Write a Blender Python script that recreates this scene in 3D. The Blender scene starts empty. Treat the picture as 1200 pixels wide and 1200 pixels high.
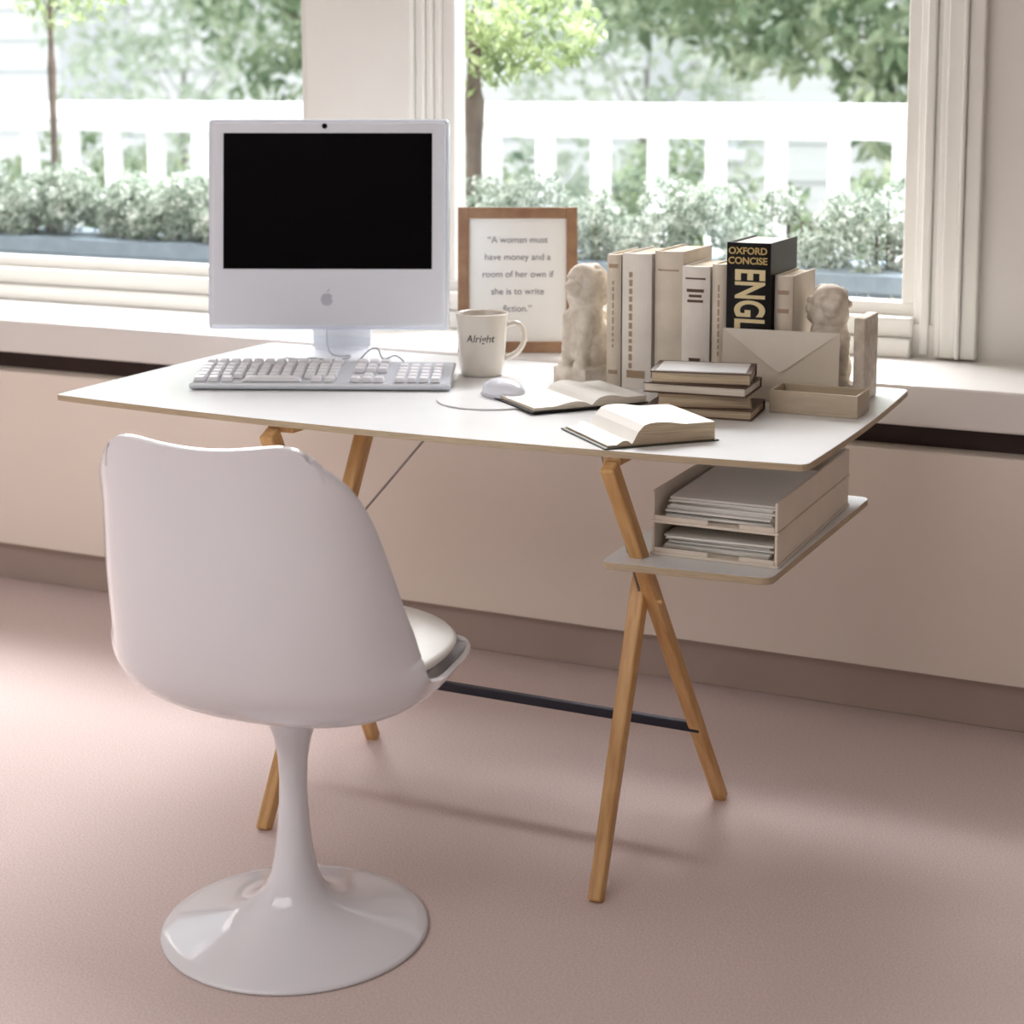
import bpy, bmesh, math, random
from mathutils import Vector, Matrix, Euler
random.seed(7)
scene = bpy.context.scene
COL = scene.collection
try:
    scene.view_settings.view_transform = 'Standard'
    scene.view_settings.look = 'None'
    scene.view_settings.exposure = 0.0
except Exception as e:
    print(e)

# ------------------------------------------------------------------ materials
def srgb(r, g, b):
    def f(c):
        c /= 255.0
        return c / 12.92 if c <= 0.04045 else ((c + 0.055) / 1.055) ** 2.4
    return (f(r), f(g), f(b), 1)

def mat(name, col, rough=0.5, noise=0.0, nscale=20, bump=0.0, bscale=200, metal=0.0,
        coat=0.0, stretch=None, spec=0.5, sss=0.0, col2=None):
    m = bpy.data.materials.new(name)
    m.use_nodes = True
    nt = m.node_tree
    p = nt.nodes['Principled BSDF']
    p.inputs['Roughness'].default_value = rough
    p.inputs['Metallic'].default_value = metal
    p.inputs['Coat Weight'].default_value = coat
    p.inputs['Specular IOR Level'].default_value = spec
    p.inputs['Base Color'].default_value = col
    tc = nt.nodes.new('ShaderNodeTexCoord')
    mp = nt.nodes.new('ShaderNodeMapping')
    nt.links.new(tc.outputs['Object'], mp.inputs['Vector'])
    if stretch:
        mp.inputs['Scale'].default_value = stretch
    if noise > 0 or col2:
        n = nt.nodes.new('ShaderNodeTexNoise')
        n.inputs['Scale'].default_value = nscale
        n.inputs['Detail'].default_value = 5
        nt.links.new(mp.outputs['Vector'], n.inputs['Vector'])
        r = nt.nodes.new('ShaderNodeValToRGB')
        c2 = col2 if col2 else tuple(c * (1 - noise) for c in col[:3]) + (1,)
        r.color_ramp.elements[0].position = 0.35
        r.color_ramp.elements[1].position = 0.65
        r.color_ramp.elements[0].color = c2
        r.color_ramp.elements[1].color = col
        nt.links.new(n.outputs['Fac'], r.inputs['Fac'])
        nt.links.new(r.outputs['Color'], p.inputs['Base Color'])
    if bump > 0:
        n2 = nt.nodes.new('ShaderNodeTexNoise')
        n2.inputs['Scale'].default_value = bscale
        n2.inputs['Detail'].default_value = 4
        nt.links.new(mp.outputs['Vector'], n2.inputs['Vector'])
        b = nt.nodes.new('ShaderNodeBump')
        b.inputs['Strength'].default_value = bump
        b.inputs['Distance'].default_value = 0.004
        nt.links.new(n2.outputs['Fac'], b.inputs['Height'])
        nt.links.new(b.outputs['Normal'], p.inputs['Normal'])
    return m

def leaf_mat(name, c1, c2, c3, nscale=9):
    m = bpy.data.materials.new(name)
    m.use_nodes = True
    nt = m.node_tree
    p = nt.nodes['Principled BSDF']
    p.inputs['Roughness'].default_value = 0.5
    tc = nt.nodes.new('ShaderNodeTexCoord')
    n = nt.nodes.new('ShaderNodeTexNoise')
    n.inputs['Scale'].default_value = nscale
    n.inputs['Detail'].default_value = 6
    r = nt.nodes.new('ShaderNodeValToRGB')
    r.color_ramp.elements[0].position = 0.35
    r.color_ramp.elements[0].color = c1
    r.color_ramp.elements[1].position = 0.65
    r.color_ramp.elements[1].color = c3
    e = r.color_ramp.elements.new(0.5)
    e.color = c2
    nt.links.new(tc.outputs['Object'], n.inputs['Vector'])
    nt.links.new(n.outputs['Fac'], r.inputs['Fac'])
    nt.links.new(r.outputs['Color'], p.inputs['Base Color'])
    tr = nt.nodes.new('ShaderNodeBsdfTranslucent')
    nt.links.new(r.outputs['Color'], tr.inputs['Color'])
    mx = nt.nodes.new('ShaderNodeMixShader')
    mx.inputs[0].default_value = 0.4
    nt.links.new(p.outputs[0], mx.inputs[1])
    nt.links.new(tr.outputs[0], mx.inputs[2])
    nt.links.new(mx.outputs[0], nt.nodes['Material Output'].inputs['Surface'])
    return m

M = {}
M['carpet'] = mat('carpet', srgb(237, 220, 215), 0.95, col2=srgb(219, 199, 195), nscale=260, bump=0.4, bscale=900, spec=0.05)
M['wallpaint'] = mat('wall_paint', srgb(237, 233, 227), 0.7, noise=0.03, nscale=3, bump=0.05)
M['cover'] = mat('cover_paint', srgb(247, 236, 224), 0.55, noise=0.03, nscale=2, bump=0.03)
M['trim'] = mat('trim_paint', srgb(242, 240, 234), 0.4, noise=0.03, nscale=5)
M['sill'] = mat('sill_paint', srgb(240, 237, 233), 0.35, noise=0.03, nscale=4)
M['darkgap'] = mat('recess_shade', srgb(58, 38, 34), 0.6, noise=0.2)  # dark brown stands in for the shade inside the gap
M['kick'] = mat('baseboard_paint', srgb(190, 173, 163), 0.6, noise=0.08, nscale=5)
M['lam'] = mat('white_laminate', srgb(236, 237, 238), 0.2, noise=0.03, nscale=6)
M['ply'] = mat('plywood_edge', srgb(200, 180, 150), 0.55, noise=0.25, nscale=30, stretch=(1, 1, 30))
M['wood'] = mat('beech_wood', srgb(220, 176, 118), 0.42, col2=srgb(196, 146, 90), nscale=14, stretch=(6, 6, 0.8), bump=0.03)
M['framewood'] = mat('frame_wood', srgb(166, 130, 98), 0.45, col2=srgb(140, 102, 74), nscale=20, stretch=(1, 6, 1), bump=0.05)
M['steel_dark'] = mat('dark_steel', srgb(54, 54, 64), 0.4, metal=0.6, noise=0.1)
M['wire'] = mat('steel_wire', srgb(150, 145, 140), 0.35, metal=0.9, noise=0.1)
M['chair'] = mat('white_fibreglass', srgb(240, 241, 248), 0.11, noise=0.015, nscale=3, coat=0.5)
M['cushion'] = mat('white_cushion', srgb(242, 240, 235), 0.6, noise=0.03, bump=0.05)
M['imac'] = mat('white_polycarbonate', srgb(234, 238, 248), 0.22, noise=0.01, coat=0.5)
M['imacedge'] = mat('clear_edge', srgb(222, 229, 243), 0.12, noise=0.01, coat=0.6)
M['screen'] = mat('black_screen', srgb(12, 10, 12), 0.35, noise=0.2, nscale=2, spec=0.03)
M['grey'] = mat('grey_emblem', srgb(192, 195, 206), 0.3, noise=0.05)
M['alu'] = mat('stand_metal', srgb(238, 238, 240), 0.25, metal=0.05, noise=0.05)
M['key'] = mat('key_plastic', srgb(240, 240, 245), 0.35, noise=0.02)
M['kbase'] = mat('keyboard_base', srgb(206, 211, 220), 0.1, noise=0.05, coat=0.7)
M['mug'] = mat('mug_glaze', srgb(220, 212, 200), 0.25, noise=0.03, coat=0.3)
M['coffee'] = mat('mug_liquid', srgb(70, 48, 34), 0.15, noise=0.1)
M['ink'] = mat('ink', srgb(72, 64, 64), 0.6, noise=0.05)
M['greyink'] = mat('grey_ink', srgb(136, 132, 140), 0.6, noise=0.05)
M['paper'] = mat('paper', srgb(248, 246, 240), 0.7, noise=0.03, nscale=8)
M['pages'] = mat('page_edges', srgb(208, 188, 160), 0.8, noise=0.35, nscale=12, stretch=(1, 1, 45))
M['pagesw'] = mat('page_edges_pale', srgb(232, 222, 206), 0.8, noise=0.2, nscale=12, stretch=(1, 1, 45))
M['cream'] = mat('cream_cover', srgb(230, 218, 200), 0.6, noise=0.16, nscale=14)
M['cream2'] = mat('off_white_cover', srgb(242, 235, 225), 0.6, noise=0.10, nscale=14)
M['tan'] = mat('tan_cover', srgb(178, 154, 128), 0.6, noise=0.15, nscale=14)
M['black'] = mat('black_cover', srgb(16, 14, 14), 0.35, noise=0.2, spec=0.25)
M['gold'] = mat('gold_print', srgb(206, 178, 112), 0.4, noise=0.1)
M['whiteprint'] = mat('pale_gold_print', srgb(232, 214, 166), 0.5, noise=0.05)
M['brown'] = mat('brown_cover', srgb(92, 68, 52), 0.55, noise=0.2)
M['stone'] = mat('plaster_stone', srgb(238, 229, 216), 0.85, col2=srgb(208, 196, 180), nscale=35, bump=0.4, bscale=120)
M['card'] = mat('tray_card', srgb(240, 228, 212), 0.7, noise=0.06, nscale=10)
M['boxwood'] = mat('letter_box_wood', srgb(204, 188, 164), 0.6, noise=0.12, nscale=16, stretch=(1, 6, 6))
M['env'] = mat('envelope_paper', srgb(222, 212, 195), 0.7, noise=0.04)
M['envflap'] = mat('envelope_flap', srgb(234, 227, 213), 0.7, noise=0.04)
M['greencover'] = mat('dark_green_cover', srgb(62, 60, 44), 0.5, noise=0.15)
M['ext_white'] = mat('exterior_white', srgb(246, 249, 252), 0.6, noise=0.03, nscale=3)
M['facade'] = mat('facade_siding', srgb(230, 234, 234), 0.7, noise=0.08, nscale=2, stretch=(0.2, 1, 8))
M['ext_glass'] = mat('dim_window_glass', srgb(206, 212, 214), 0.3, noise=0.1)
M['planter'] = mat('lead_planter', srgb(136, 152, 166), 0.6, noise=0.15)
M['bark'] = mat('bark', srgb(120, 108, 100), 0.85, noise=0.4, nscale=20, bump=0.4, bscale=60)
M['terrace'] = mat('terrace_paving', srgb(210, 208, 202), 0.8, noise=0.15, nscale=4)
M['leaf_pale'] = leaf_mat('leaf_pale', srgb(112, 130, 114), srgb(180, 192, 178), srgb(242, 245, 240), 30)
M['leaf_green'] = leaf_mat('leaf_green', srgb(106, 126, 88), srgb(154, 172, 120), srgb(214, 224, 182), 8)
M['leaf_far'] = leaf_mat('leaf_far', srgb(100, 126, 98), srgb(156, 178, 144), srgb(222, 232, 204), 4)
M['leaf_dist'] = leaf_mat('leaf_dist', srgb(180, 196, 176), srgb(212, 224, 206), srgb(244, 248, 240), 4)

def glass_mat():
    m = bpy.data.materials.new('window_glass')
    m.use_nodes = True
    nt = m.node_tree
    nt.nodes.clear()
    o = nt.nodes.new('ShaderNodeOutputMaterial')
    t = nt.nodes.new('ShaderNodeBsdfTransparent')
    g = nt.nodes.new('ShaderNodeBsdfGlossy')
    g.inputs['Roughness'].default_value = 0.02
    mx = nt.nodes.new('ShaderNodeMixShader')
    mx.inputs[0].default_value = 0.03
    nt.links.new(t.outputs[0], mx.inputs[1])
    nt.links.new(g.outputs[0], mx.inputs[2])
    nt.links.new(mx.outputs[0], o.inputs['Surface'])
    return m
M['glass'] = glass_mat()

# ------------------------------------------------------------------ helpers
def abox(bm, x0, x1, y0, y1, z0, z1, mi=0, rot=None, piv=(0, 0, 0)):
    vs = [bm.verts.new(v) for v in [(x0, y0, z0), (x1, y0, z0), (x1, y1, z0), (x0, y1, z0),
                                    (x0, y0, z1), (x1, y0, z1), (x1, y1, z1), (x0, y1, z1)]]
    for f in [(3, 2, 1, 0), (4, 5, 6, 7), (0, 1, 5, 4), (1, 2, 6, 5), (2, 3, 7, 6), (3, 0, 4, 7)]:
        fc = bm.faces.new([vs[i] for i in f])
        fc.material_index = mi
    if rot is not None:
        bmesh.ops.rotate(bm, verts=vs, cent=piv, matrix=rot)
    return vs

def finish(name, bm, mats, loc=(0, 0, 0), rot=(0, 0, 0), parent=None, smooth=False, bevel=0, seg=2, mesh=None):
    if mesh is None:
        mesh = bpy.data.meshes.new(name)
        bmesh.ops.recalc_face_normals(bm, faces=bm.faces[:])
        bm.to_mesh(mesh)
        bm.free()
        if not isinstance(mats, (list, tuple)):
            mats = [mats]
        for m in mats:
            mesh.materials.append(m)
        if smooth:
            for p in mesh.polygons:
                p.use_smooth = True
    o = bpy.data.objects.new(name, mesh)
    COL.objects.link(o)
    o.location = loc
    o.rotation_euler = rot
    if parent:
        o.parent = parent
    if bevel:
        b = o.modifiers.new('bevel', 'BEVEL')
        b.width = bevel
        b.segments = seg
        b.limit_method = 'ANGLE'
        b.angle_limit = math.radians(40)
    return o

def box(name, x0, x1, y0, y1, z0, z1, m, bevel=0.0, **k):
    bm = bmesh.new()
    abox(bm, x0, x1, y0, y1, z0, z1)
    return finish(name, bm, m, bevel=bevel, **k)

def root(name, loc, rotz=0.0):
    o = bpy.data.objects.new(name, None)
    o.empty_display_size = 0.05
    COL.objects.link(o)
    o.location = loc
    o.rotation_euler = (0, 0, math.radians(rotz))
    return o

def tag(o, label, cat, group=None):
    o['label'] = label
    o['category'] = cat
    if group:
        o['group'] = group
    return o

def struct(o):
    o['kind'] = 'structure'
    return o

def prism(bm, pts, z0, z1, side_mi=0, top_mi=0):
    a = [bm.verts.new((p[0], p[1], z0)) for p in pts]
    b = [bm.verts.new((p[0], p[1], z1)) for p in pts]
    f = bm.faces.new(list(reversed(a))); f.material_index = top_mi
    f = bm.faces.new(b); f.material_index = top_mi
    n = len(pts)
    for i in range(n):
        f = bm.faces.new([a[i], a[(i + 1) % n], b[(i + 1) % n], b[i]])
        f.material_index = side_mi

def lathe(bm, prof, n=64, cx=0, cy=0):
    rings = []
    for r, z in prof:
        if r < 1e-5:
            rings.append([bm.verts.new((cx, cy, z))])
        else:
            rings.append([bm.verts.new((cx + r * math.cos(2 * math.pi * i / n), cy + r * math.sin(2 * math.pi * i / n), z)) for i in range(n)])
    for a, b in zip(rings[:-1], rings[1:]):
        for i in range(n):
            j = (i + 1) % n
            if len(a) == 1 and len(b) == 1:
                continue
            if len(a) == 1:
                bm.faces.new([a[0], b[j], b[i]])
            elif len(b) == 1:
                bm.faces.new([a[i], a[j], b[0]])
            else:
                bm.faces.new([a[i], a[j], b[j], b[i]])

def beam(name, p0, p1, w0, w1, t0, t1, m, parent=None, bevel=0.004):
    p0 = Vector(p0); p1 = Vector(p1)
    d = (p1 - p0).normalized()
    xa = Vector((1, 0, 0)); xa = (xa - d * xa.dot(d)).normalized()
    ya = d.cross(xa)
    L = (p1 - p0).length
    bm = bmesh.new()
    vs = []
    for (z, w, t) in ((0, w0, t0), (L, w1, t1)):
        for sx, sy in ((-1, -1), (1, -1), (1, 1), (-1, 1)):
            vs.append(bm.verts.new((sx * t / 2, sy * w / 2, z)))
    for f in [(3, 2, 1, 0), (4, 5, 6, 7), (0, 1, 5, 4), (1, 2, 6, 5), (2, 3, 7, 6), (3, 0, 4, 7)]:
        bm.faces.new([vs[i] for i in f])
    o = finish(name, bm, m, parent=parent, bevel=bevel)
    mt = Matrix((xa, ya, d)).transposed().to_4x4()
    mt.translation = p0
    o.matrix_basis = mt
    return o

def tube(name, pts, r, m, parent=None, res=6):
    cu = bpy.data.curves.new(name, 'CURVE')
    cu.dimensions = '3D'
    cu.bevel_depth = r
    cu.bevel_resolution = 3
    cu.use_fill_caps = True
    sp = cu.splines.new('BEZIER' if len(pts) > 2 else 'POLY')
    if len(pts) > 2:
        sp.bezier_points.add(len(pts) - 1)
        for i, p in enumerate(pts):
            sp.bezier_points[i].co = p
            sp.bezier_points[i].handle_left_type = 'AUTO'
            sp.bezier_points[i].handle_right_type = 'AUTO'
    else:
        sp.points.add(len(pts) - 1)
        for i, p in enumerate(pts):
            sp.points[i].co = (*p, 1)
    tmp = bpy.data.objects.new(name + '_tmp', cu)
    me = bpy.data.meshes.new_from_object(tmp)
    bpy.data.objects.remove(tmp)
    me.materials.clear()
    me.materials.append(m)
    for p in me.polygons:
        p.use_smooth = True
    return finish(name, None, None, parent=parent, mesh=me)

def text_mesh(txt, size, depth=0.0004, space=1.0, bold=0.0, align='CENTER', line=1.0, shear=0.0):
    cu = bpy.data.curves.new('lettering', 'FONT')
    cu.body = txt
    cu.size = size
    cu.extrude = depth
    cu.offset = bold
    cu.align_x = align
    cu.align_y = 'CENTER'
    cu.space_character = space
    cu.space_line = line
    cu.shear = shear
    tmp = bpy.data.objects.new('tmp', cu)
    me = bpy.data.meshes.new_from_object(tmp)
    bpy.data.objects.remove(tmp)
    return me

def text_obj(txt, size, m, loc, rot, parent, **k):
    me = text_mesh(txt, size, **k)
    me.materials.clear()
    me.materials.append(m)
    return finish('lettering', None, None, loc=loc, rot=rot, parent=parent, mesh=me)

R90 = math.radians(90)

# ------------------------------------------------------------------ room shell
WY = 3.88      # face of window wall
struct(box('floor', -6.5, 3.0, -1.9, 4.1, -0.1, 0.0, M['carpet']))
struct(box('ceiling', -6.5, 3.0, -1.9, 4.12, 2.75, 2.85, M['wallpaint']))
struct(box('wall_left', -6.6, -6.5, -1.9, 4.12, 0, 2.75, M['wallpaint']))
struct(box('wall_right', 3.0, 3.1, -1.9, 4.12, 0, 2.75, M['wallpaint']))
struct(box('wall_front', -6.5, 3.0, -2.0, -1.9, 0, 2.75, M['wallpaint']))
bm = bmesh.new()
abox(bm, -6.5, 3.0, WY, 4.12, 0, 0.80)
abox(bm, -6.5, 3.0, WY, 4.12, 2.45, 2.75)
abox(bm, -2.405, -2.06, WY, 4.12, 0.80, 2.45)
abox(bm, -0.70, 3.0, WY, 4.12, 0.80, 2.45)
abox(bm, -6.5, -4.3, WY, 4.12, 0.80, 2.45)
struct(finish('wall_back', bm, M['wallpaint']))

def window(name, x0, x1, z0, z1):
    r = root(name, (0, 0, 0))
    struct(r)
    bm = bmesh.new()
    y0, y1 = WY + 0.03, WY + 0.09
    w = 0.035
    abox(bm, x0, x0 + w, y0, y1, z0, z1)
    abox(bm, x1 - w, x1, y0, y1, z0, z1)
    abox(bm, x0, x1, y0 - 0.002, y1, z0, z0 + 0.045)
    abox(bm, x0, x1, y0, y1, z1 - w, z1)
    finish('window_sash', bm, M['trim'], parent=r, bevel=0.004)
    bm = bmesh.new()
    abox(bm, x0 + w, x1 - w, y0 + 0.03, y0 + 0.034, z0 + 0.04, z1 - w)
    finish('window_pane', bm, M['glass'], parent=r)
    return r
window('window_1', -4.3, -2.405, 0.80, 2.45)
window('window_2', -2.02, -0.80, 0.80, 2.45)

# mouldings round the windows
def casing(name, xs, z0, z1):
    bm = bmesh.new()
    for (a, b, yf) in xs:
        abox(bm, a, b, yf, WY + 0.1, z0, z1)
    struct(finish(name, bm, M['trim'], bevel=0.004))
casing('trim_1', [(-0.803, -0.785, WY + 0.012), (-0.785, -0.765, WY - 0.008), (-0.765, -0.748, WY + 0.005),
                  (-0.748, -0.735, WY - 0.022), (-0.735, -0.700, WY - 0.03), (-0.700, -0.690, WY - 0.042), (-0.690, -0.655, WY - 0.03)], 0.73, 2.45)
casing('trim_2', [(-2.405, -2.11, WY - 0.006), (-2.11, -2.085, WY - 0.03), (-2.085, -2.072, WY - 0.042), (-2.072, -2.05, WY - 0.02), (-2.05, -2.035, WY - 0.004),
                  (-2.035, -2.018, WY + 0.012)], 0.73, 2.45)
bm = bmesh.new()
for (x0, x1) in ((-4.4, -2.36), (-2.02, -0.80)):
    abox(bm, x0, x1, WY - 0.035, WY + 0.02, 0.725, 0.768)
    abox(bm, x0, x1, WY - 0.012, WY + 0.05, 0.768, 0.815)
struct(finish('trim_3', bm, M['trim'], bevel=0.005))

# sill / radiator cover
struct(box('trim_4', -6.5, 3.0, 3.50, WY + 0.0, 0.638, 0.725, M['sill'], bevel=0.006))
struct(box('gap_shade', -6.5, 3.0, 3.56, WY, 0.585, 0.640, M['darkgap']))  # dark block in the open gap under the sill, shade put into its colour
struct(box('trim_6', -6.5, 3.0, 3.50, 3.60, 0.113, 0.587, M['cover'], bevel=0.003))
struct(box('baseboard_back', -6.5, 3.0, 3.55, 3.62, 0.0, 0.115, M['kick'], bevel=0.003))

# ------------------------------------------------------------------ outside
g = box('ground', -40, 20, 4.12, 40, -0.6, -0.5, M['terrace']); struct(g)
b = root('building', (-9, 15, -0.5))
tag(b, 'pale rendered building with plain windows across the garden', 'building')
bm = bmesh.new()
abox(bm, -14, 12, 0, 2, 0, 9)
for i in range(26):
    abox(bm, -14, 12, -0.04, 0.0, i * 0.34, i * 0.34 + 0.31)
finish('facade', bm, M['facade'], parent=b)
for wx in (-9.2, -6.6, -3.4, 0.0, 3.4):
    bm = bmesh.new()
    abox(bm, wx, wx + 0.9, -0.08, 0.0, 1.3, 2.7)
    abox(bm, wx - 0.08, wx + 0.98, -0.12, -0.04, 1.2, 1.3, 1)
    finish('window_pane', bm, [M['ext_glass'], M['ext_white']], parent=b)

# balcony railing
RY = 5.6
r = root('balcony_railing', (-3, RY, 0.0))
tag(r, 'white painted wooden balcony railing with flat square balusters', 'railing')
box('top_rail', -4, 4, -0.05, 0.05, 1.210, 1.285, M['ext_white'], parent=r, bevel=0.006)
box('middle_rail', -4, 4, -0.025, 0.025, 1.165, 1.210, M['ext_white'], parent=r, bevel=0.006)
box('bottom_rail', -4, 4, -0.035, 0.035, 0.55, 0.62, M['ext_white'], parent=r, bevel=0.006)
bm = bmesh.new(); abox(bm, -0.034, 0.034, -0.016, 0.016, 0.62, 1.166)
bal = finish('baluster', bm, M['ext_white'], parent=r, loc=(-3.94, 0, 0))
for i in range(1, 37):
    o = bal.copy(); o.location = (-3.94 + i * 0.2125, 0, 0); o.parent = r
    COL.objects.link(o)
struct(box('trim_7', -7.5, 1.5, 4.12, 5.8, 0.42, 0.50, M['terrace']))
for px in (-6.9, 0.9):
    box('post', px - (-3) - 0.05, px - (-3) + 0.05, -0.05, 0.05, 0.5, 1.25, M['ext_white'], parent=r)

def leaves(bm, c, rad, n, size, surf=0.6, mi=0, squash=1.0):
    for _ in range(n):
        while True:
            v = Vector((random.uniform(-1, 1), random.uniform(-1, 1), random.uniform(-1, 1)))
            if 0.05 < v.length <= 1:
                break
        if random.random() < surf:
            v = v.normalized() * random.uniform(0.75, 1.08)
        p = Vector((c[0] + v.x * rad[0], c[1] + v.y * rad[1], c[2] + v.z * rad[2]))
        s = size * random.uniform(0.6, 1.3)
        e = Euler((random.uniform(-1.2, 1.2), random.uniform(-1.2, 1.2), random.uniform(0, 6.28))).to_matrix()
        a = [(-1, 0, 0), (0, -0.45, 0.12), (1, 0, 0), (0, 0.45, 0.12)]
        vs = [bm.verts.new(p + e @ Vector(q) * s) for q in a]
        f = bm.faces.new(vs); f.material_index = mi

# planters with shrubs
for (x0, x1) in ((-4.9, -2.75), (-2.70, -0.4)):
    bm = bmesh.new()
    abox(bm, x0, x1, 4.42, 4.78, 0.50, 0.80)
    abox(bm, x0 - 0.01, x1 + 0.01, 4.405, 4.795, 0.80, 0.85)
    o = finish('planter', bm, M['planter'], bevel=0.005)
    tag(o, 'long blue-grey planter box filled with small pale shrubs', 'planter', 'planters on the balcony')
xs = [-4.72 + i * 0.285 for i in range(16)]
for i, x in enumerate(xs):
    bm = bmesh.new()
    for k in range(5):
        a = random.uniform(0, 6.28)
        abox(bm, 0.02 * math.cos(a) * k - 0.004, 0.02 * math.cos(a) * k + 0.004, -0.004, 0.004, -0.02, 0.12, 1)
    low = -0.10 if x > -2.75 else 0.03
    for k in range(12):
        c = (-0.125 + 0.25 * (k / 11), random.uniform(-0.14, 0.06), random.uniform(low, 0.18))
        rr = random.uniform(0.055, 0.085)
        leaves(bm, c, (rr, rr, rr * 0.9), 300, 0.013, 0.7)
    o = finish('shrub', bm, [M['leaf_pale'], M['bark']], loc=(x, 4.60, 0.85))
    tag(o, 'small pale-leaved evergreen shrub growing in the balcony planter', 'shrub', 'shrubs in the balcony planters')

def tree(name, loc, trunk_r, trunk_h, crowns, lm, lsize, n, label):
    r = root(name, loc)
    tag(r, label, 'tree')
    bm = bmesh.new()
    lathe(bm, [(trunk_r * 1.3, 0), (trunk_r, trunk_h * 0.2), (trunk_r * 1.05, trunk_h * 0.55), (trunk_r * 1.4, trunk_h * 0.75),
               (trunk_r * 0.95, trunk_h * 0.82), (trunk_r * 0.7, trunk_h), (trunk_r * 0.4, trunk_h * 1.2), (0, trunk_h * 1.25)], 12)
    for k in range(7):
        c = crowns[k % len(crowns)][0]
        p0 = Vector((0, 0, trunk_h * random.uniform(0.85, 1.1)))
        p1 = Vector(c)
        d = (p1 - p0)
        if d.length < 0.05: continue
        vs = []
        for q, rr in ((p0, trunk_r * 0.35), (p1, trunk_r * 0.1)):
            vs.append([bm.verts.new(q + Vector((rr * math.cos(t), rr * math.sin(t), 0))) for t in (0, 1.57, 3.14, 4.71)])
        for i in range(4):
            bm.faces.new([vs[0][i], vs[0][(i + 1) % 4], vs[1][(i + 1) % 4], vs[1][i]])
    finish('trunk', bm, M['bark'], parent=r, smooth=True)
    bm = bmesh.new()
    for c, rad in crowns:
        leaves(bm, c, rad, n, lsize, 0.45)
    finish('crown', bm, lm, parent=r)
    return r
tree('standard_tree', (-3.905, 4.66, 0.84), 0.011, 0.75,
     [((0.05, 0, 0.80), (0.2, 0.2, 0.10)), ((-0.1, 0, 0.95), (0.25, 0.2, 0.16)), ((0.15, 0, 1.0), (0.2, 0.2, 0.15))],
     M['leaf_green'], 0.020, 200, 'slender young tree with thin trunk and sparse pale leaves in planter')
tree('standard_tree', (-2.30, 4.66, 0.84), 0.024, 0.60,
     [((0.0, 0, 0.60), (0.17, 0.2, 0.12)), ((0.22, 0, 0.67), (0.2, 0.2, 0.13)), ((0.1, 0, 0.9), (0.3, 0.25, 0.2)), ((-0.15, 0, 0.8), (0.15, 0.2, 0.15))],
     M['leaf_green'], 0.024, 430, 'ball-headed small tree with yellow-green leaves rising from planter')
tree('garden_tree', (-1.2, 8.4, -0.5), 0.07, 1.9,
     [((-1.8, -0.2, 2.45), (0.45, 0.5, 0.40)), ((-1.3, 0.1, 2.30), (0.5, 0.6, 0.42)), ((-0.8, -0.3, 2.3), (0.6, 0.5, 0.45)), ((-0.35, -0.3, 2.35), (0.6, 0.5, 0.55)), ((-1.2, 0.1, 3.0), (1.2, 0.8, 0.5)),
      ((-0.1, 0.3, 2.9), (0.8, 0.5, 0.6)), ((-0.4, -0.2, 1.75), (0.5, 0.4, 0.35))],
     M['leaf_far'], 0.06, 640, 'leafy garden tree with spreading crown beyond the balcony railing')
tree('garden_tree', (-4.75, 8.6, -0.5), 0.07, 2.0,
     [((-0.8, 0, 2.35), (0.5, 0.5, 0.42)), ((-0.35, 0.2, 2.3), (0.45, 0.5, 0.5)), ((-0.5, 0.2, 2.8), (0.8, 0.6, 0.45)), ((-0.5, 0.2, 1.7), (0.7, 0.5, 0.45))],
     M['leaf_far'], 0.055, 600, 'dense dark-green garden tree beyond the balcony railing')
for (tx, nm) in ((-4.05, 0), (-1.1, 1), (-7.8, 2)):
    tree('garden_tree', (tx, 10.8, -0.5), 0.022, 1.6,
         [((-0.6, 0, 2.6), (0.8, 0.5, 0.6)), ((0.6, 0.2, 2.5), (0.8, 0.5, 0.6)), ((0.0, 0.2, 3.3), (1.2, 0.6, 0.5)), ((0, -0.3, 1.6), (1.0, 0.5, 0.7)), ((0, -0.3, 0.8), (0.8, 0.4, 0.6))],
         M['leaf_dist'], 0.07, 650, 'pale sunlit bushy garden tree in front of the white building')
for (x, s) in ((-6.7, 0.42), (-5.6, 0.42), (-4.5, 0.42), (-3.4, 0.42), (-2.3, 0.42), (-1.2, 0.42)):
    bm = bmesh.new()
    abox(bm, -0.02, 0.02, -0.02, 0.02, 0, 0.8, 1)
    for k in range(8):
        leaves(bm, (-0.32 + 0.09 * k, random.uniform(-0.1, 0.1), random.uniform(0.95, 1.42)), (s * 0.55, 0.3, s * 0.6), 320, 0.038, 0.6)
    o = finish('garden_bush', bm, [M['leaf_far'], M['bark']], loc=(x, 6.9, -0.5))
    tag(o, 'tall green garden bush growing behind the white railing', 'bush', 'bushes behind the railing')

# ------------------------------------------------------------------ desk
desk = root('desk', (0, 0, 0))
tag(desk, 'white-topped trestle desk with beech legs and hanging side shelf', 'desk')
DZ = 0.735
def rounded(pts_fn_corners, r, n=6):
    out = []
    k = len(pts_fn_corners)
    for i in range(k):
        p = Vector(pts_fn_corners[i]); a = Vector(pts_fn_corners[i - 1]); c = Vector(pts_fn_corners[(i + 1) % k])
        da = (a - p).normalized(); dc = (c - p).normalized()
        ri = min(r, (a - p).length * 0.45, (c - p).length * 0.45)
        for j in range(n + 1):
            t = j / n
            q = (p + da * ri) * (1 - t) ** 2 + p * 2 * t * (1 - t) + (p + dc * ri) * t ** 2
            out.append((q.x, q.y))
    return out
X0, X1, Y0, Y1 = -2.215, -0.703, 2.622, 3.395
def arc(a, b, bow, n=16):
    a = Vector(a); b = Vector(b)
    d = (b - a); nrm = Vector((d.y, -d.x)).normalized()
    return [tuple(a + d * (i / n) + nrm * bow * (1 - (2 * i / n - 1) ** 2)) for i in range(n + 1)]
rc = 0.024
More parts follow.
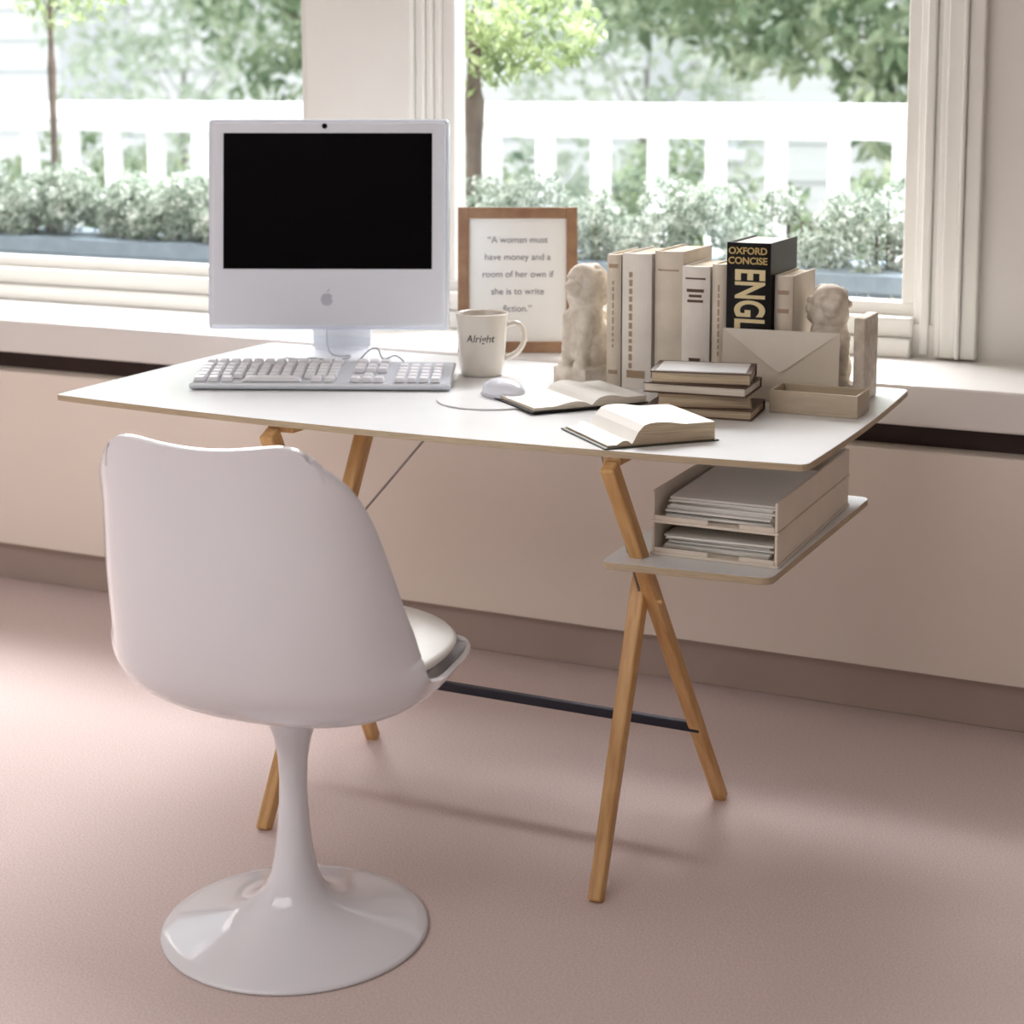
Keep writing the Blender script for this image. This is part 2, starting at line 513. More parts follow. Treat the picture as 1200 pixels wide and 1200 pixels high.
front = arc((X0 + rc * 0.5, Y0), (X1 - rc, Y0), 0.044)
right = arc((X1, Y0 + rc), (X1, Y1 - rc), 0.008)
back = arc((X1 - rc, Y1), (X0 + rc, Y1), 0.0, 4)
left = arc((X0, Y1 - rc), (X0, Y0 + rc * 0.5), 0.006)
def corner(p, c, q, n=5):
    p, c, q = Vector(p), Vector(c), Vector(q)
    return [tuple(p * (1 - t) ** 2 + c * 2 * t * (1 - t) + q * t * t) for t in [i / n for i in range(1, n)]]
pts = front + corner(front[-1], (X1, Y0), right[0]) + right + corner(right[-1], (X1, Y1), back[0]) + back + \
      corner(back[-1], (X0, Y1), left[0]) + left + corner(left[-1], (X0, Y0), front[0])
bm = bmesh.new(); prism(bm, pts, DZ - 0.012, DZ, 1, 0)
finish('tabletop', bm, [M['lam'], M['ply']], parent=desk, bevel=0.0014, seg=2)

# legs (two crossed pairs)
beam('leg', (-1.005, 2.482, 0.0), (-1.030, 2.482 + 0.55 * 0.517, 0.517), 0.024, 0.034, 0.024, 0.028, M['wood'], desk)
beam('leg', (-0.948, 2.969, 0.0), (-1.034, 2.600, 0.708), 0.024, 0.030, 0.024, 0.026, M['wood'], desk)
beam('leg', (-1.655, 2.485, 0.0), (-1.645, 2.870, 0.708), 0.024, 0.034, 0.024, 0.028, M['wood'], desk)
beam('leg', (-1.695, 2.956, 0.0), (-1.700, 2.594, 0.708), 0.024, 0.034, 0.024, 0.028, M['wood'], desk)
for (xa) in (-1.675, -1.034):
    box('batten', xa - 0.04 if xa < -1.5 else xa - 0.016, xa + 0.016, 2.612, 3.25, 0.706, 0.7232, M['wood'], parent=desk, bevel=0.002)
box('crossbar', -1.69, -0.960, 2.868, 2.882, 0.160, 0.178, M['steel_dark'], parent=desk, bevel=0.002)
tube('wire_brace', [(-1.67, 2.728, 0.44), (-1.40, 2.66, 0.723)], 0.0022, M['wire'], desk)
tube('wire_brace', [(-1.015, 2.728, 0.42), (-1.075, 2.66, 0.723)], 0.0022, M['wire'], desk)
for (x, y, z) in ((-1.010, 2.726, 0.445), (-1.675, 2.726, 0.443)):
    tube('bolt', [(x - 0.030, y, z), (x + 0.028, y, z)], 0.004, M['wood'], desk)
# hanging shelf
bm = bmesh.new()
prism(bm, rounded([(-1.062, 2.632), (-0.768, 2.655), (-0.752, 3.285), (-1.064, 3.285)], 0.022), 0.519, 0.532, 1, 0)
finish('shelf', bm, [M['lam'], M['ply']], parent=desk, bevel=0.0012, seg=2)
box('shelf_bracket', -1.062, -1.060, 3.22, 3.26, 0.52, 0.724, M['wire'], parent=desk)

# letter trays
TX, TY, TW, TD = -0.887, 2.712, 0.228, 0.49
def tray(z):
    w, d, h = TW, TD, 0.056
    bm = bmesh.new()
    abox(bm, -w / 2, w / 2, 0, d, 0, 0.005)
    abox(bm, -w / 2 + 0.002, -w / 2 + 0.007, 0.002, d - 0.002, 0.005, h)
    abox(bm, w / 2 - 0.007, w / 2 - 0.002, 0.002, d - 0.002, 0.005, h)
    abox(bm, -w / 2 + 0.007, w / 2 - 0.007, d - 0.008, d - 0.002, 0.005, h)
    abox(bm, -w / 2 + 0.007, -0.01, 0.001, 0.006, 0.005, 0.013)
    abox(bm, 0.045, w / 2 - 0.007, 0.001, 0.006, 0.005, 0.013)
    o = finish('letter_tray', bm, M['card'], loc=(TX, TY, z), bevel=0.001, seg=1)
    tag(o, 'pale beige open-front letter tray holding papers on the hanging shelf', 'letter tray', 'letter trays on the desk shelf')
tray(0.5322); tray(0.5885)
for z, n in ((0.5374, 7), (0.5937, 9)):
    bm = bmesh.new()
    for i in range(n):
        ox, oy = random.uniform(-0.005, 0.005), random.uniform(-0.010, 0.018)
        vs = abox(bm, -0.094 + ox, 0.094 + ox, 0.0 + oy, 0.30 + oy, i * 0.004, i * 0.004 + random.choice((0.0018, 0.0034, 0.0036)),
                  rot=Matrix.Rotation(random.uniform(-0.035, 0.035), 3, 'Z'), piv=(0, 0.15, 0))
    o = finish('paper_stack', bm, M['paper'], loc=(TX, TY + 0.026, z))
    tag(o, 'loose stack of white papers lying in a letter tray', 'papers', 'papers in the letter trays')

# ------------------------------------------------------------------ chair
ch = root('swivel_chair', (-1.408, 2.20, 0.0), 5)
tag(ch, 'white moulded pedestal chair with round trumpet base facing the desk', 'chair')
def interp(tab, s):
    n = len(tab) - 1
    f = s * n
    i = min(int(f), n - 1); t = f - i
    def g(k): return tab[max(0, min(n, k))]
    a, b_, c, d = g(i - 1), g(i), g(i + 1), g(i + 2)
    return 0.5 * ((2 * b_) + (-a + c) * t + (2 * a - 5 * b_ + 4 * c - d) * t * t + (-a + 3 * b_ - 3 * c + d) * t ** 3)
SY = [.216, .196, .150, .06, -.04, -.125, -.185, -.214, -.231, -.244, -.256, -.267]
SZ = [.462, .444, .415, .386, .374, .388, .437, .515, .61, .71, .785, .832]
SW = [.160, .214, .242, .256, .264, .266, .260, .250, .237, .220, .202, .172]
SD = [.001, .008, .030, .062, .082, .098, .116, .118, .100, .080, .058, .038]
NS, NV = 72, 48
bm = bmesh.new()
grid = []
for i in range(NS + 1):
    s = i / NS
    y, z, w, d = interp(SY, s), interp(SZ, s), interp(SW, s), interp(SD, s)
    ds = 0.01
    ty = interp(SY, min(1, s + ds)) - interp(SY, max(0, s - ds))
    tz = interp(SZ, min(1, s + ds)) - interp(SZ, max(0, s - ds))
    l = math.hypot(ty, tz)
    ny, nz = tz / l, -ty / l
    if s < 0.4:
        kf = 1 - s / 0.4
        ny *= (1 - kf); nn = math.hypot(ny, nz); ny /= nn; nz /= nn
    row = []
    for j in range(NV + 1):
        v = -1 + 2 * j / NV
        k = abs(v) ** 2.3
        x = w * math.sin(v * math.pi / 2 * 0.86) / math.sin(math.pi / 2 * 0.86)
        yy = y + ny * d * k
        zz = z + nz * d * k
        if s > 0.72:
            e = (s - 0.72) / 0.28
            av = abs(v)
            lift = 0.009 * (1 - math.cos(math.pi * min(1, av / 0.62))) / 2
            drop = 0.062 * max(0, (av - 0.42) / 0.58) ** 3
            zz += e * e * (lift - drop)
        if s < 0.15:
            e = 1 - s / 0.15
            zz -= 0.006 * e * e
            yy -= 0.065 * e * abs(v) ** 3
        row.append(bm.verts.new((x, yy, zz)))
    grid.append(row)
for i in range(NS):
    for j in range(NV):
        bm.faces.new([grid[i][j], grid[i][j + 1], grid[i + 1][j + 1], grid[i + 1][j]])
shell = finish('seat_shell', bm, M['chair'], parent=ch, smooth=True)
so = shell.modifiers.new('solid', 'SOLIDIFY'); so.thickness = 0.008; so.offset = 0
bv = shell.modifiers.new('bevel', 'BEVEL'); bv.width = 0.003; bv.segments = 3; bv.limit_method = 'ANGLE'; bv.angle_limit = math.radians(60)
# pedestal
bm = bmesh.new()
lathe(bm, [(0, 0.0), (.208, 0.0), (.2125, .002), (.2125, .005), (.208, .008), (.19, .0120), (.165, .0170), (.135, .0235), (.105, .032), (.080, .043), (.060, .058),
           (.046, .076), (.0365, .100), (.0305, .130), (.0260, .168), (.0230, .210), (.0220, .250), (.0238, .285), (.0290, .315), (.038, .342), (.052, .362), (.070, .376), (0, .380)], 96)
finish('pedestal_base', bm, M['chair'], parent=ch, smooth=True)
# cushion: rounded-square pad that fills the bowl of the seat
bm = bmesh.new()
prof = [(0, .400), (.50, .410), (.74, .434), (.90, .458), (.985, .470), (1.0, .478), (.97, .485), (.80, .490), (.4, .492), (0, .492)]
rings = []
nn_ = 72
for r_, z_ in prof:
    if r_ == 0:
        rings.append([bm.verts.new((0, 0.008, z_))])
    else:
        ring = []
        for i in range(nn_):
            a = 2 * math.pi * i / nn_
            ca, sa = math.cos(a), math.sin(a)
            e = 2 / 2.7
            x = 0.258 * r_ * math.copysign(abs(ca) ** e, ca)
            y = 0.203 * r_ * math.copysign(abs(sa) ** e, sa)
            if y > 0: x *= 1 - 0.13 * (y / 0.203) ** 2
            else: x *= 1 - 0.05 * (y / 0.203) ** 2
            ring.append(bm.verts.new((x, y + 0.008, z_)))
        rings.append(ring)
for a, b2 in zip(rings[:-1], rings[1:]):
    for i in range(nn_):
        j = (i + 1) % nn_
        if len(a) == 1: bm.faces.new([a[0], b2[j], b2[i]])
        elif len(b2) == 1: bm.faces.new([a[i], a[j], b2[0]])
        else: bm.faces.new([a[i], a[j], b2[j], b2[i]])
finish('cushion', bm, M['cushion'], parent=ch, smooth=True)

# ------------------------------------------------------------------ computer
im = root('desktop_computer', (-1.9475, 3.218, DZ), 24)
tag(im, 'white all-in-one desktop computer with switched-off black screen', 'computer')
TL = (math.radians(-7), 0, 0)
BZ = 0.072
def imloc(x, y, z):
    v = Matrix.Rotation(math.radians(-7), 3, 'X') @ Vector((x, y, z))
    return (v.x, v.y - 0.02, v.z + BZ)
W2 = 0.259
bm = bmesh.new(); abox(bm, -W2, W2, 0, 0.020, 0.005, 0.457)
finish('front_casing', bm, M['imac'], parent=im, loc=imloc(0, 0, 0), rot=TL, bevel=0.008, seg=4)
bm = bmesh.new(); abox(bm, -W2 - 0.007, W2 + 0.007, 0.006, 0.050, -0.001, 0.464)
finish('rear_casing', bm, M['imacedge'], parent=im, loc=imloc(0, 0, 0), rot=TL, bevel=0.010, seg=4)
bm = bmesh.new(); abox(bm, -0.231, 0.229, -0.0012, 0.002, 0.133, 0.432)
finish('screen', bm, M['screen'], parent=im, loc=imloc(0, 0, 0), rot=TL)
bm = bmesh.new()
lathe(bm, [(0, 0), (.006, 0), (.006, .0015), (0, .0015)], 20)
finish('camera', bm, M['screen'], parent=im, loc=imloc(-0.008, 0.0004, 0.4475), rot=(R90 + TL[0], 0, 0))
# fruit-shaped emblem
bm = bmesh.new()
op = []
for i in range(60):
    a = 2 * math.pi * i / 60
    rr = 0.0135 * (1 - 0.10 * math.exp(-((a - math.pi / 2) / 0.35) ** 2) - 0.06 * math.exp(-((a - 3 * math.pi / 2) / 0.3) ** 2))
    px, pz = rr * math.cos(a), rr * 1.06 * math.sin(a)
    dx, dz = px - 0.0165, pz - 0.002
    dd = math.hypot(dx, dz)
    if dd < 0.0065:
        px, pz = 0.0165 + dx / dd * 0.0065, 0.002 + dz / dd * 0.0065
        px = min(px, 0.0165 - math.sqrt(max(0, 0.0065 ** 2 - (pz - 0.002) ** 2)))
    op.append((px, pz))
prism(bm, op, 0, 0.0008)
prism(bm, [(0.0, 0.0155), (0.001, 0.0195), (0.004, 0.0225), (0.006, 0.023), (0.0055, 0.0195), (0.003, 0.0165)], 0, 0.0008)
finish('emblem', bm, M['grey'], parent=im, loc=imloc(-0.002, -0.0002, 0.066), rot=(R90 + TL[0], 0, 0))
# stand: foot plate and curved arm
bm = bmesh.new()
prof = [(-0.060, 0.0), (0.10, 0.0), (0.125, 0.006), (0.135, 0.03), (0.125, 0.07), (0.09, 0.13), (0.055, 0.19)]
inner = [(0.045, 0.185), (0.078, 0.125), (0.110, 0.068), (0.118, 0.035), (0.110, 0.015), (0.095, 0.009), (-0.060, 0.006)]
sec = prof + inner
a = [bm.verts.new((-0.052, p[0], p[1])) for p in sec]
c = [bm.verts.new((0.082, p[0], p[1])) for p in sec]
bm.faces.new(a); bm.faces.new(list(reversed(c)))
for i in range(len(sec)):
    j = (i + 1) % len(sec)
    bm.faces.new([a[i], c[i], c[j], a[j]])
finish('stand', bm, M['alu'], parent=im, bevel=0.003)
tube('cable', [(-0.02, 0.10, 0.07), (0.0, 0.03, 0.012), (0.05, -0.03, 0.014), (0.02, -0.055, 0.010), (-0.03, -0.03, 0.010), (-0.06, 0.0, 0.003), (-0.10, 0.02, 0.003)], 0.0018, M['grey'], im)

# keyboard
kb = root('keyboard', (-1.800, 2.958, DZ), 23)
tag(kb, 'white full-size computer keyboard with clear base lying on desk', 'keyboard')
KW = 0.262
bm = bmesh.new()
sec = [(-0.090, 0.002), (0.088, 0.002), (0.088, 0.032), (-0.090, 0.014)]
a = [bm.verts.new((-KW, p[0], p[1])) for p in sec]
c = [bm.verts.new((KW, p[0], p[1])) for p in sec]
bm.faces.new(a); bm.faces.new(list(reversed(c)))
for i in range(4):
    j = (i + 1) % 4
    bm.faces.new([a[i], c[i], c[j], a[j]])
finish('keyboard_base', bm, M['kbase'], parent=kb, bevel=0.004)
slope = math.atan2(0.018, 0.178)
bm = bmesh.new()
vs = []
for z, s in ((0, 1), (0.009, 0.80)):
    for sx, sy in ((-1, -1), (1, -1), (1, 1), (-1, 1)):
        vs.append(bm.verts.new((sx * 0.0102 * s, sy * 0.0102 * s, z)))
for f in [(3, 2, 1, 0), (4, 5, 6, 7), (0, 1, 5, 4), (1, 2, 6, 5), (2, 3, 7, 6), (3, 0, 4, 7)]:
    bm.faces.new([vs[i] for i in f])
first = None
def putkey(x, y, sx=1.0):
    global first, bm
    z = 0.014 + (y + 0.090) / 0.178 * 0.018 + 0.0005
    if first is None:
        first = finish('key', bm, M['key'], parent=kb, bevel=0.001, seg=1)
        o = first
    else:
        o = first.copy(); o.parent = kb; COL.objects.link(o)
    o.location = (x * 1.03, y, z); o.rotation_euler = (slope, 0, 0); o.scale = (sx, 1, 1)
P = 0.0232
ys = [-0.068, -0.044, -0.020, 0.004, 0.028, 0.064]
for ri, y in enumerate(ys):
    if ri == 0:
        putkey(-0.236, y, 1.2); putkey(-0.209, y, 1.1); putkey(-0.182, y, 1.1)
        putkey(-0.095, y, 6.0); putkey(-0.008, y, 1.1); putkey(0.018, y, 1.1)
    else:
        for i in range(12):
            putkey(-0.237 + (i + (0.15 * (5 - ri) if ri < 5 else 0) * 0.2) * P, y)
    if ri in (0, 3, 4, 5):
        for i in range(3):
            putkey(0.068 + i * P, y)
    elif ri == 1:
        putkey(0.068 + P, y)
    if ri < 5:
        for i in range(4):
            putkey(0.155 + i * P, y)
tube('cable', [(0.05, 0.088, 0.02), (0.06, 0.105, 0.035), (0.09, 0.12, 0.055), (0.105, 0.135, 0.03), (0.13, 0.145, 0.035), (0.15, 0.165, 0.003), (0.12, 0.20, 0.003)], 0.0018, M['grey'], kb)

# mouse mat + mouse
bm = bmesh.new(); lathe(bm, [(0, 0), (.105, 0), (.106, .001), (.105, .003), (0, .003)], 64)
o = finish('mouse_mat', bm, M['lam'], loc=(-1.408, 2.925, DZ + 0.0002))
tag(o, 'thin round white mouse mat lying on the desk', 'mouse mat')
mo = root('computer_mouse', (-1.40, 2.965, DZ + 0.0034), 60)
tag(mo, 'small white rounded computer mouse on the round mat', 'mouse')
bm = bmesh.new()
bmesh.ops.create_uvsphere(bm, u_segments=32, v_segments=20, radius=1)
for v in bm.verts:
    z = v.co.z
    v.co = Vector((v.co.x * 0.034, v.co.y * 0.056, (max(z, -0.35) + 0.35) * 0.026))
finish('mouse_body', bm, M['imac'], parent=mo, smooth=True)
bm = bmesh.new()
lathe(bm, [(0.0, 0), (.036, 0), (.0365, .003), (.035, .005), (0, .005)], 40)
for v in bm.verts: v.co.y *= 1.62
finish('mouse_base', bm, M['imacedge'], parent=mo, smooth=True)

# mug
mg = root('mug', (-1.557, 3.19, DZ), 25)
tag(mg, 'cream ceramic mug with small dark lettering standing on desk', 'mug')
bm = bmesh.new()
lathe(bm, [(0, 0), (.040, 0), (.044, .004), (.047, .02), (.0545, .128), (.0553, .131), (.053, .132), (.0510, .128), (.0435, .02), (.038, .008), (0, .008)], 64)
finish('mug_body', bm, M['mug'], parent=mg, smooth=True)
tube('handle', [(.049, 0, .105), (.075, 0, .108), (.088, 0, .085), (.080, 0, .055), (.047, 0, .033)], 0.006, M['mug'], mg)
bm = bmesh.new(); lathe(bm, [(0, .115), (.0505, .115)], 48)
finish('coffee', bm, M['coffee'], parent=mg)
me = text_mesh('Alright', 0.022, depth=0.0, bold=0.0001, shear=0.2)
for v in me.vertices:
    x, z = v.co.x, v.co.y
    zz = z + 0.082
    R = 0.047 + (zz - 0.02) / 0.108 * 0.0075 + 0.0006
    a = x / R
    v.co = Vector((R * math.sin(a), -R * math.cos(a), zz))
me.materials.clear(); me.materials.append(M['ink'])
finish('lettering', None, None, parent=mg, mesh=me, rot=(0, 0, math.radians(-4)))

# picture frame on the sill
pf = root('picture_frame', (-1.642, 3.552, 0.7252), 25)
tag(pf, 'brown wooden picture frame with a typed quotation on white paper', 'picture frame')
TF = math.radians(-8)
FW, FH, FB = 0.139, 0.338, 0.026
bm = bmesh.new()
abox(bm, -FW, -FW + FB, 0, 0.02, 0, FH); abox(bm, FW - FB, FW, 0, 0.02, 0, FH)
abox(bm, -FW + FB, FW - FB, 0, 0.02, 0, FB); abox(bm, -FW + FB, FW - FB, 0, 0.02, FH - FB, FH)
finish('frame', bm, M['framewood'], parent=pf, rot=(TF, 0, 0), bevel=0.002)
bm = bmesh.new(); abox(bm, -FW + FB, FW - FB, 0.008, 0.012, FB, FH - FB)
finish('print_sheet', bm, M['paper'], parent=pf, rot=(TF, 0, 0))
for i, ln in enumerate(['\u201cA woman must', 'have money and a', 'room of her own if', 'she is to write', 'fiction.\u201d']):
    t = text_obj(ln, 0.0212, M['greyink'], (0, 0, 0), (R90 + TF, 0, 0), pf, depth=0.0002)
    t.location = Matrix.Rotation(TF, 3, 'X') @ Vector((0, 0.0072, 0.262 - i * 0.040))
beam('easel_leg', (0, 0.085, 0.001), (0, 0.045, 0.20), 0.004, 0.004, 0.05, 0.03, M['framewood'], pf, 0.001)

# ------------------------------------------------------------------ standing books
def book(x0, x1, y, h, d, cm, pm, label, bands=(), bandmat='ink', lean=0.0):
    w = x1 - x0 - 0.0016
    r = root('book', ((x0 + x1) / 2, y, DZ + 0.0003))
    tag(r, label, 'book', 'books standing in a row on the desk')
    t = 0.0025
    bm = bmesh.new()
    abox(bm, -w / 2, -w / 2 + t, 0, d, 0, h)
    abox(bm, w / 2 - t, w / 2, 0, d, 0, h)
    n = 8
    sp = []
    for i in range(n + 1):
        u = -1 + 2 * i / n
        sp.append((u * w / 2, -0.006 * (1 - u * u)))
    poly = sp + [(w / 2, 0.003), (-w / 2, 0.003)]
    prism(bm, poly, 0, h)
    finish('cover', bm, M[cm], parent=r)
    bm = bmesh.new(); abox(bm, -w / 2 + t, w / 2 - t, 0.003, d - 0.003, 0.002, h - 0.004)
    finish('pages', bm, M[pm], parent=r)
    for (z, hh, ww, xo) in bands:
        bm = bmesh.new()
        abox(bm, xo * w - ww * w / 2, xo * w + ww * w / 2, -0.0064, -0.0020, z * h, z * h + hh)
        finish('spine_print', bm, M[bandmat], parent=r)
    return r
BY = 3.17
def vmarks(z0, z1, xo=0.0):
    out = []
    z = z0
    while z < z1:
        l = random.uniform(0.006, 0.014)
        out.append((z, l, 0.11, xo))
        z += (l + 0.005) / 0.27
    return out
book(-1.268, -1.236, BY, .268, .17, 'cream', 'pages', 'slim tan book standing beside the stone figure', [(0.1, .008, 0.6, 0), (0.9, .008, .6, 0)] + vmarks(.3, .8), 'tan')
book(-1.235, -1.171, BY, .272, .17, 'cream2', 'pages', 'off-white paperback with faint printed spine', vmarks(.15, .85, -.18) + [(0.08, .015, .6, 0)], 'tan')
book(-1.170, -1.108, BY + .01, .278, .175, 'cream', 'pages', 'cream hardback book with plain worn spine', [(0.86, .003, .7, 0), (0.12, .003, .7, 0)], 'tan')
book(-1.107, -1.048, BY - .005, .252, .17, 'cream2', 'pages', 'shorter off-white book with small dark spine lettering', [(0.80, .006, .6, 0), (0.76, .005, .45, 0), (0.72, .005, .55, 0), (.25, .008, .4, 0), (0.9, .003, .7, 0)], 'brown')
book(-1.047, -1.015, BY, .258, .16, 'cream', 'pages', 'narrow cream book beside the black dictionary', vmarks(.3, .8), 'tan')
bd = book(-1.014, -0.925, BY - .012, .303, .185, 'black', 'pagesw', 'thick black dictionary with large pale capitals on spine')
me = text_mesh('ENGLISH', 0.082, depth=0.0004, bold=0.0022, align='LEFT')
for v in me.vertices:
    x, y, z = v.co
    v.co = Vector((y + 0.002, -0.0066 - z, 0.254 - x * 0.58))
me.materials.clear(); me.materials.append(M['whiteprint'])
finish('lettering', None, None, parent=bd, mesh=me)
text_obj('OXFORD', 0.0185, M['gold'], (0, -0.0066, 0.287), (R90, 0, 0), bd, depth=0.0004, bold=0.0004)
text_obj('CONCISE', 0.0185, M['gold'], (0, -0.0066, 0.268), (R90, 0, 0), bd, depth=0.0004, bold=0.0004)
book(-0.924, -0.886, BY + .01, .240, .16, 'cream', 'pages', 'small tan cloth book at the end of the row', [(0.85, .008, .6, 0), (0.7, .008, .6, 0)], 'tan')

# ------------------------------------------------------------------ stone lion bookends
def lion(loc, sc, rz, label, plate=False, sx=0.88):
    r = root('bookend', loc, 0)
    tag(r, label, 'bookend', 'stone animal bookends flanking the books')
    bm = bmesh.new()
    def ell(c, rad):
        m = Matrix.Translation(Vector(c) * sc) @ Matrix.Diagonal((rad[0] * sc, rad[1] * sc, rad[2] * sc, 1))
        bmesh.ops.create_uvsphere(bm, u_segments=20, v_segments=14, radius=1, matrix=m)
    def cap(a, b_, r0, r1, n=7):
        for i in range(n):
            t = i / (n - 1)
            c = Vector(a).lerp(Vector(b_), t)
            rr = r0 + (r1 - r0) * t
            ell(c, (rr, rr, rr))
    abox(bm, -0.049 * sc, 0.049 * sc, -0.052 * sc, 0.052 * sc, 0, 0.034 * sc)
    ell((0, .018, .080), (.046, .040, .058))
    ell((-.028, .008, .062), (.021, .036, .038)); ell((.028, .008, .062), (.021, .036, .038))
    ell((0, -.002, .125), (.041, .038, .062))
    ell((0, -.014, .095), (.028, .032, .06))
    cap((-.022, -.034, .040), (-.024, -.022, .130), .015, .018)
    cap((.022, -.034, .040), (.024, -.022, .130), .015, .018)
    ell((-.022, -.040, .040), (.017, .016, .012)); ell((.022, -.040, .040), (.017, .016, .012))
    ell((0, -.004, .175), (.041, .038, .038))
    ell((0, -.008, .206), (.038, .034, .034))
    ell((0, -.038, .196), (.021, .020, .015)); ell((0, -.036, .180), (.017, .016, .009))
    ell((-.014, -.036, .214), (.009, .006, .007)); ell((.014, -.036, .214), (.009, .006, .007))
    for i in range(46):
        a = random.uniform(0, 6.28)
        el = random.uniform(-1.0, 1.2)
        p = (.041 * math.cos(a) * math.cos(el), .008 + .036 * abs(math.sin(a)) * math.cos(el), .186 + .048 * math.sin(el))
        ell(p, (.0095, .0095, .0095))
    cap((0, .045, .04), (0, .048, .13), .010, .014)
    for v in bm.verts: v.co.x *= sx
    bmesh.ops.rotate(bm, verts=bm.verts[:], cent=(0, 0, 0), matrix=Matrix.Rotation(math.radians(rz), 3, 'Z'))
    o = finish('figure', bm, M['stone'], parent=r, smooth=True)
    rm = o.modifiers.new('remesh', 'REMESH'); rm.mode = 'VOXEL'; rm.voxel_size = 0.0022; rm.use_smooth_shade = True
    sm = o.modifiers.new('smooth', 'SMOOTH'); sm.factor = 0.6; sm.iterations = 6
    if plate:
        box('plate', 0.060, 0.082, -0.05, 0.06, 0, 0.165, M['stone'], parent=r, bevel=0.004)
    return r
lion((-1.327, 3.205, DZ), 1.02, -18, 'weathered stone seated lion bookend beside the tan books')
lion((-0.830, 3.240, DZ), 0.93, 20, 'weathered stone seated lion bookend with upright slab by the envelope', True, 1.0)

# letter box and envelope
bm = bmesh.new()
x0, x1, y0, y1, h = -0.888, -0.722, 3.035, 3.125, 0.042
abox(bm, x0, x1, y0, y1, 0, 0.006)
abox(bm, x0, x1, y0, y0 + 0.005, 0.006, h); abox(bm, x0, x1, y1 - 0.005, y1, 0.006, h)
abox(bm, x0, x0 + 0.005, y0 + 0.005, y1 - 0.005, 0.006, h); abox(bm, x1 - 0.005, x1, y0 + 0.005, y1 - 0.005, 0.006, h)
for v in bm.verts: v.co -= Vector((-0.795, 3.08, 0))
o = finish('letter_box', bm, M['boxwood'], loc=(-0.795, 3.08, DZ + 0.0003), bevel=0.001)
tag(o, 'low open pale letter box in front of the stone bookend', 'letter box')
en = root('envelope', (-0.899, 3.134, DZ + 0.001), 4)
tag(en, 'cream sealed envelope standing upright against the books', 'envelope')
TE = math.radians(-5)
bm = bmesh.new(); abox(bm, -0.113, 0.113, 0, 0.003, 0, 0.138)
finish('envelope_body', bm, M['env'], parent=en, rot=(TE, 0, 0))
bm = bmesh.new()
fp = [(-0.112, 0.1375), (0.112, 0.1375), (0.010, 0.062), (0.0, 0.058), (-0.010, 0.062)]
a = [bm.verts.new((p[0], -0.0018 if k > 1 else -0.0003, p[1])) for k, p in enumerate(fp)]
c = [bm.verts.new((p[0], -0.0030 if k > 1 else -0.0008, p[1])) for k, p in enumerate(fp)]
bm.faces.new(a); bm.faces.new(list(reversed(c)))
for i in range(5):
    bm.faces.new([a[i], a[(i + 1) % 5], c[(i + 1) % 5], c[i]])
finish('envelope_flap', bm, M['envflap'], parent=en, rot=(TE, 0, 0))

# small stack of books
z = DZ + 0.0003
stack = [(.198, .130, .019, 6, 'brown', 'pages'), (.172, .122, .022, 17, 'tan', 'pages'), (.192, .130, .019, 4, 'brown', 'pagesw'), (.184, .126, .023, 12, 'brown', 'pages')]
for i, (w, d, h, rz, cm, pm) in enumerate(stack):
    r = root('book', (-0.997 + random.uniform(-.005, .005), 2.988, z), rz)
    tag(r, ['brown-covered small book at the bottom of a low pile', 'tan small book lying in a low pile', 'brown small book lying in a low pile',
            'small book with pale glossy cover on top of pile'][i], 'book', 'small books piled on the desk')
    t = 0.0025
    bm = bmesh.new()
    abox(bm, -w / 2, w / 2, -d / 2, d / 2, 0, t); abox(bm, -w / 2, w / 2, -d / 2, d / 2, h - t, h)
    abox(bm, -w / 2, w / 2, d / 2 - t, d / 2, t, h - t)
    finish('cover', bm, M[cm], parent=r)
    bm = bmesh.new(); abox(bm, -w / 2 + .003, w / 2 - .003, -d / 2 + .003, d / 2 - t, t, h - t)
    finish('pages', bm, M[pm], parent=r)
    if i == 3:
        bm = bmesh.new(); abox(bm, -w / 2 + .010, w / 2 - .010, -d / 2 + .010, d / 2 - .010, h, h + .0006)
        finish('cover_panel', bm, M['lam'], parent=r)
    z += h + 0.0004

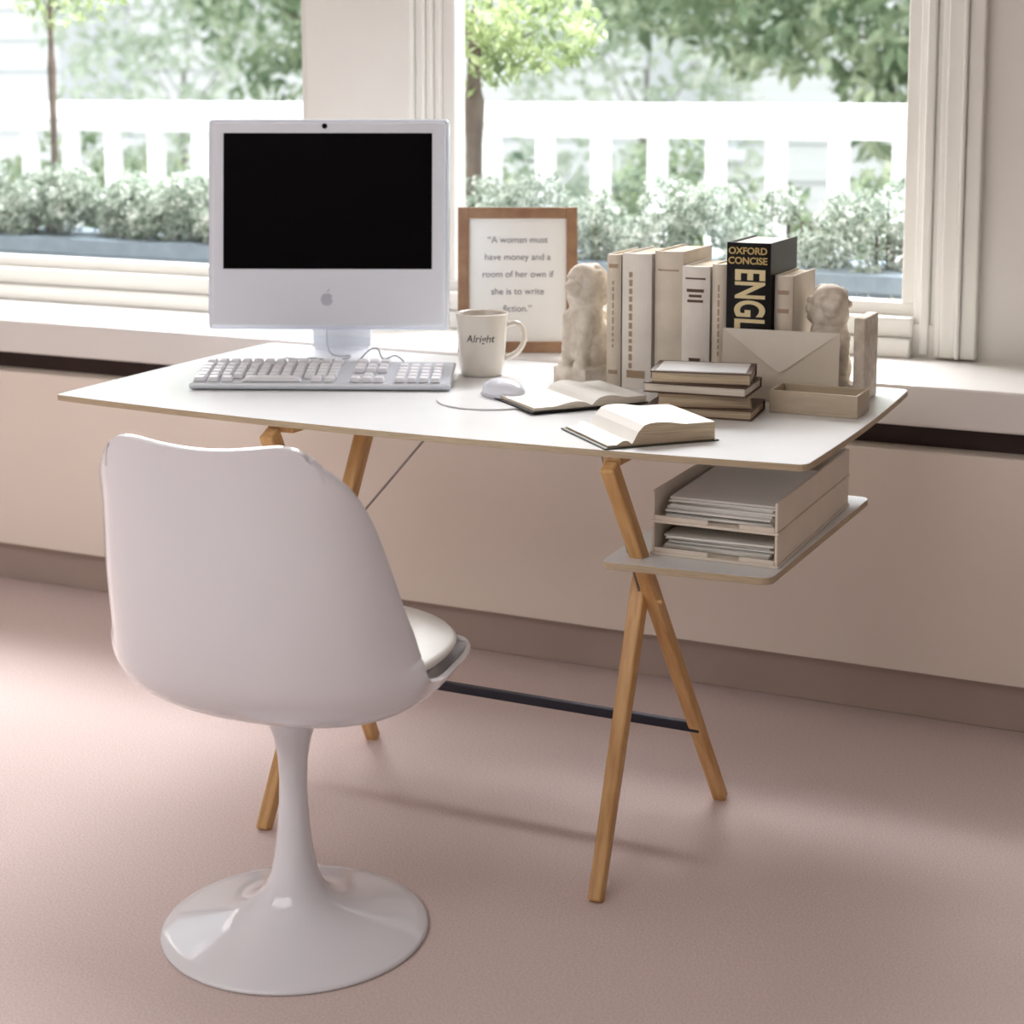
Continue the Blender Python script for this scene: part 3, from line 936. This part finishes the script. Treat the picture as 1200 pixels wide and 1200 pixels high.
# open books
def open_book(loc, rz, wl, wr, d, tl, tr, cm, label, em='pages'):
    r = root('open_book', loc, rz)
    tag(r, label, 'book')
    bm = bmesh.new(); abox(bm, -wl - .008, wr + .006, -d / 2 - .006, d / 2 + .006, 0, .0025)
    finish('cover', bm, M[cm], parent=r, bevel=0.001, seg=1)
    bm = bmesh.new()
    for sgn, t, w in ((-1, tl, wl), (1, tr, wr)):
        n = 14
        top = []
        for i in range(n + 1):
            u = i / n
            hump = 0.007 * math.sin(min(1, u * 1.6) * math.pi) * (1 - u * 0.3)
            zz = 0.0027 + min(t, 0.008) * 0.35 + (t - min(t, 0.008) * 0.35) * min(1, (u / 0.16)) ** 0.6 + hump
            top.append((sgn * u * w, zz))
        sec = top + [(sgn * w, 0.0027), (0, 0.0027)]
        a = [bm.verts.new((p[0], -d / 2, p[1])) for p in sec]
        c = [bm.verts.new((p[0], d / 2, p[1])) for p in sec]
        m = len(sec)
        f = bm.faces.new(a); f.material_index = 1
        f = bm.faces.new(list(reversed(c))); f.material_index = 1
        for i in range(m):
            j = (i + 1) % m
            f = bm.faces.new([a[i], a[j], c[j], c[i]])
            f.material_index = 0 if i < n else 1
    finish('pages', bm, [M['paper'], M[em]], parent=r)
    return r
open_book((-1.268, 2.980, DZ + 0.0036), 50, 0.120, 0.116, 0.190, 0.006, 0.012, 'black', 'open notebook with blank white pages and black cover', 'pagesw')
open_book((-1.070, 2.696, DZ + 0.0003), 46, 0.045, 0.155, 0.180, 0.003, 0.030, 'greencover', 'thick old book lying open with cream pages')

# ------------------------------------------------------------------ camera
cam = bpy.data.cameras.new('camera')
cam.sensor_width = 36; cam.lens = 60; cam.shift_y = -0.2075
cam.dof.use_dof = True; cam.dof.focus_distance = 3.0; cam.dof.aperture_fstop = 3.8
co = bpy.data.objects.new('camera', cam)
COL.objects.link(co)
co.location = (0, 0, 1.33)
co.rotation_euler = (math.radians(83), 0, math.radians(25))
scene.camera = co

# ------------------------------------------------------------------ light
w = bpy.data.worlds.new('world'); scene.world = w; w.use_nodes = True
bg = w.node_tree.nodes['Background']
bg.inputs['Color'].default_value = (0.92, 0.96, 1.0, 1)
bg.inputs['Strength'].default_value = 1.55
def area(name, loc, target, sx, sy, power, col):
    l = bpy.data.lights.new(name, 'AREA'); l.shape = 'RECTANGLE'; l.size = sx; l.size_y = sy; l.energy = power; l.color = col
    o = bpy.data.objects.new(name, l); COL.objects.link(o)
    o.location = loc
    o.rotation_euler = (Vector(target) - Vector(loc)).to_track_quat('-Z', 'Y').to_euler()
    return o
area('sky_boost', (-2.7, 5.2, 2.95), (-1.9, 2.3, 0.2), 3.8, 0.9, 350, (0.98, 0.985, 1.0))  # added area lamp above the balcony, strengthens the daylight through the windows
area('room_fill', (-2.4, 0.2, 2.70), (-2.4, 1.3, 0.0), 3.6, 2.3, 72, (1.0, 0.98, 0.98))  # added fill lamp under the ceiling, out of view, no real fixture
s = bpy.data.lights.new('sun', 'SUN'); s.energy = 1.2; s.angle = math.radians(3); s.color = (1, 0.98, 0.95)
so = bpy.data.objects.new('sun', s); COL.objects.link(so)
so.rotation_euler = Vector((0.35, 1.0, -1.1)).to_track_quat('-Z', 'Y').to_euler()
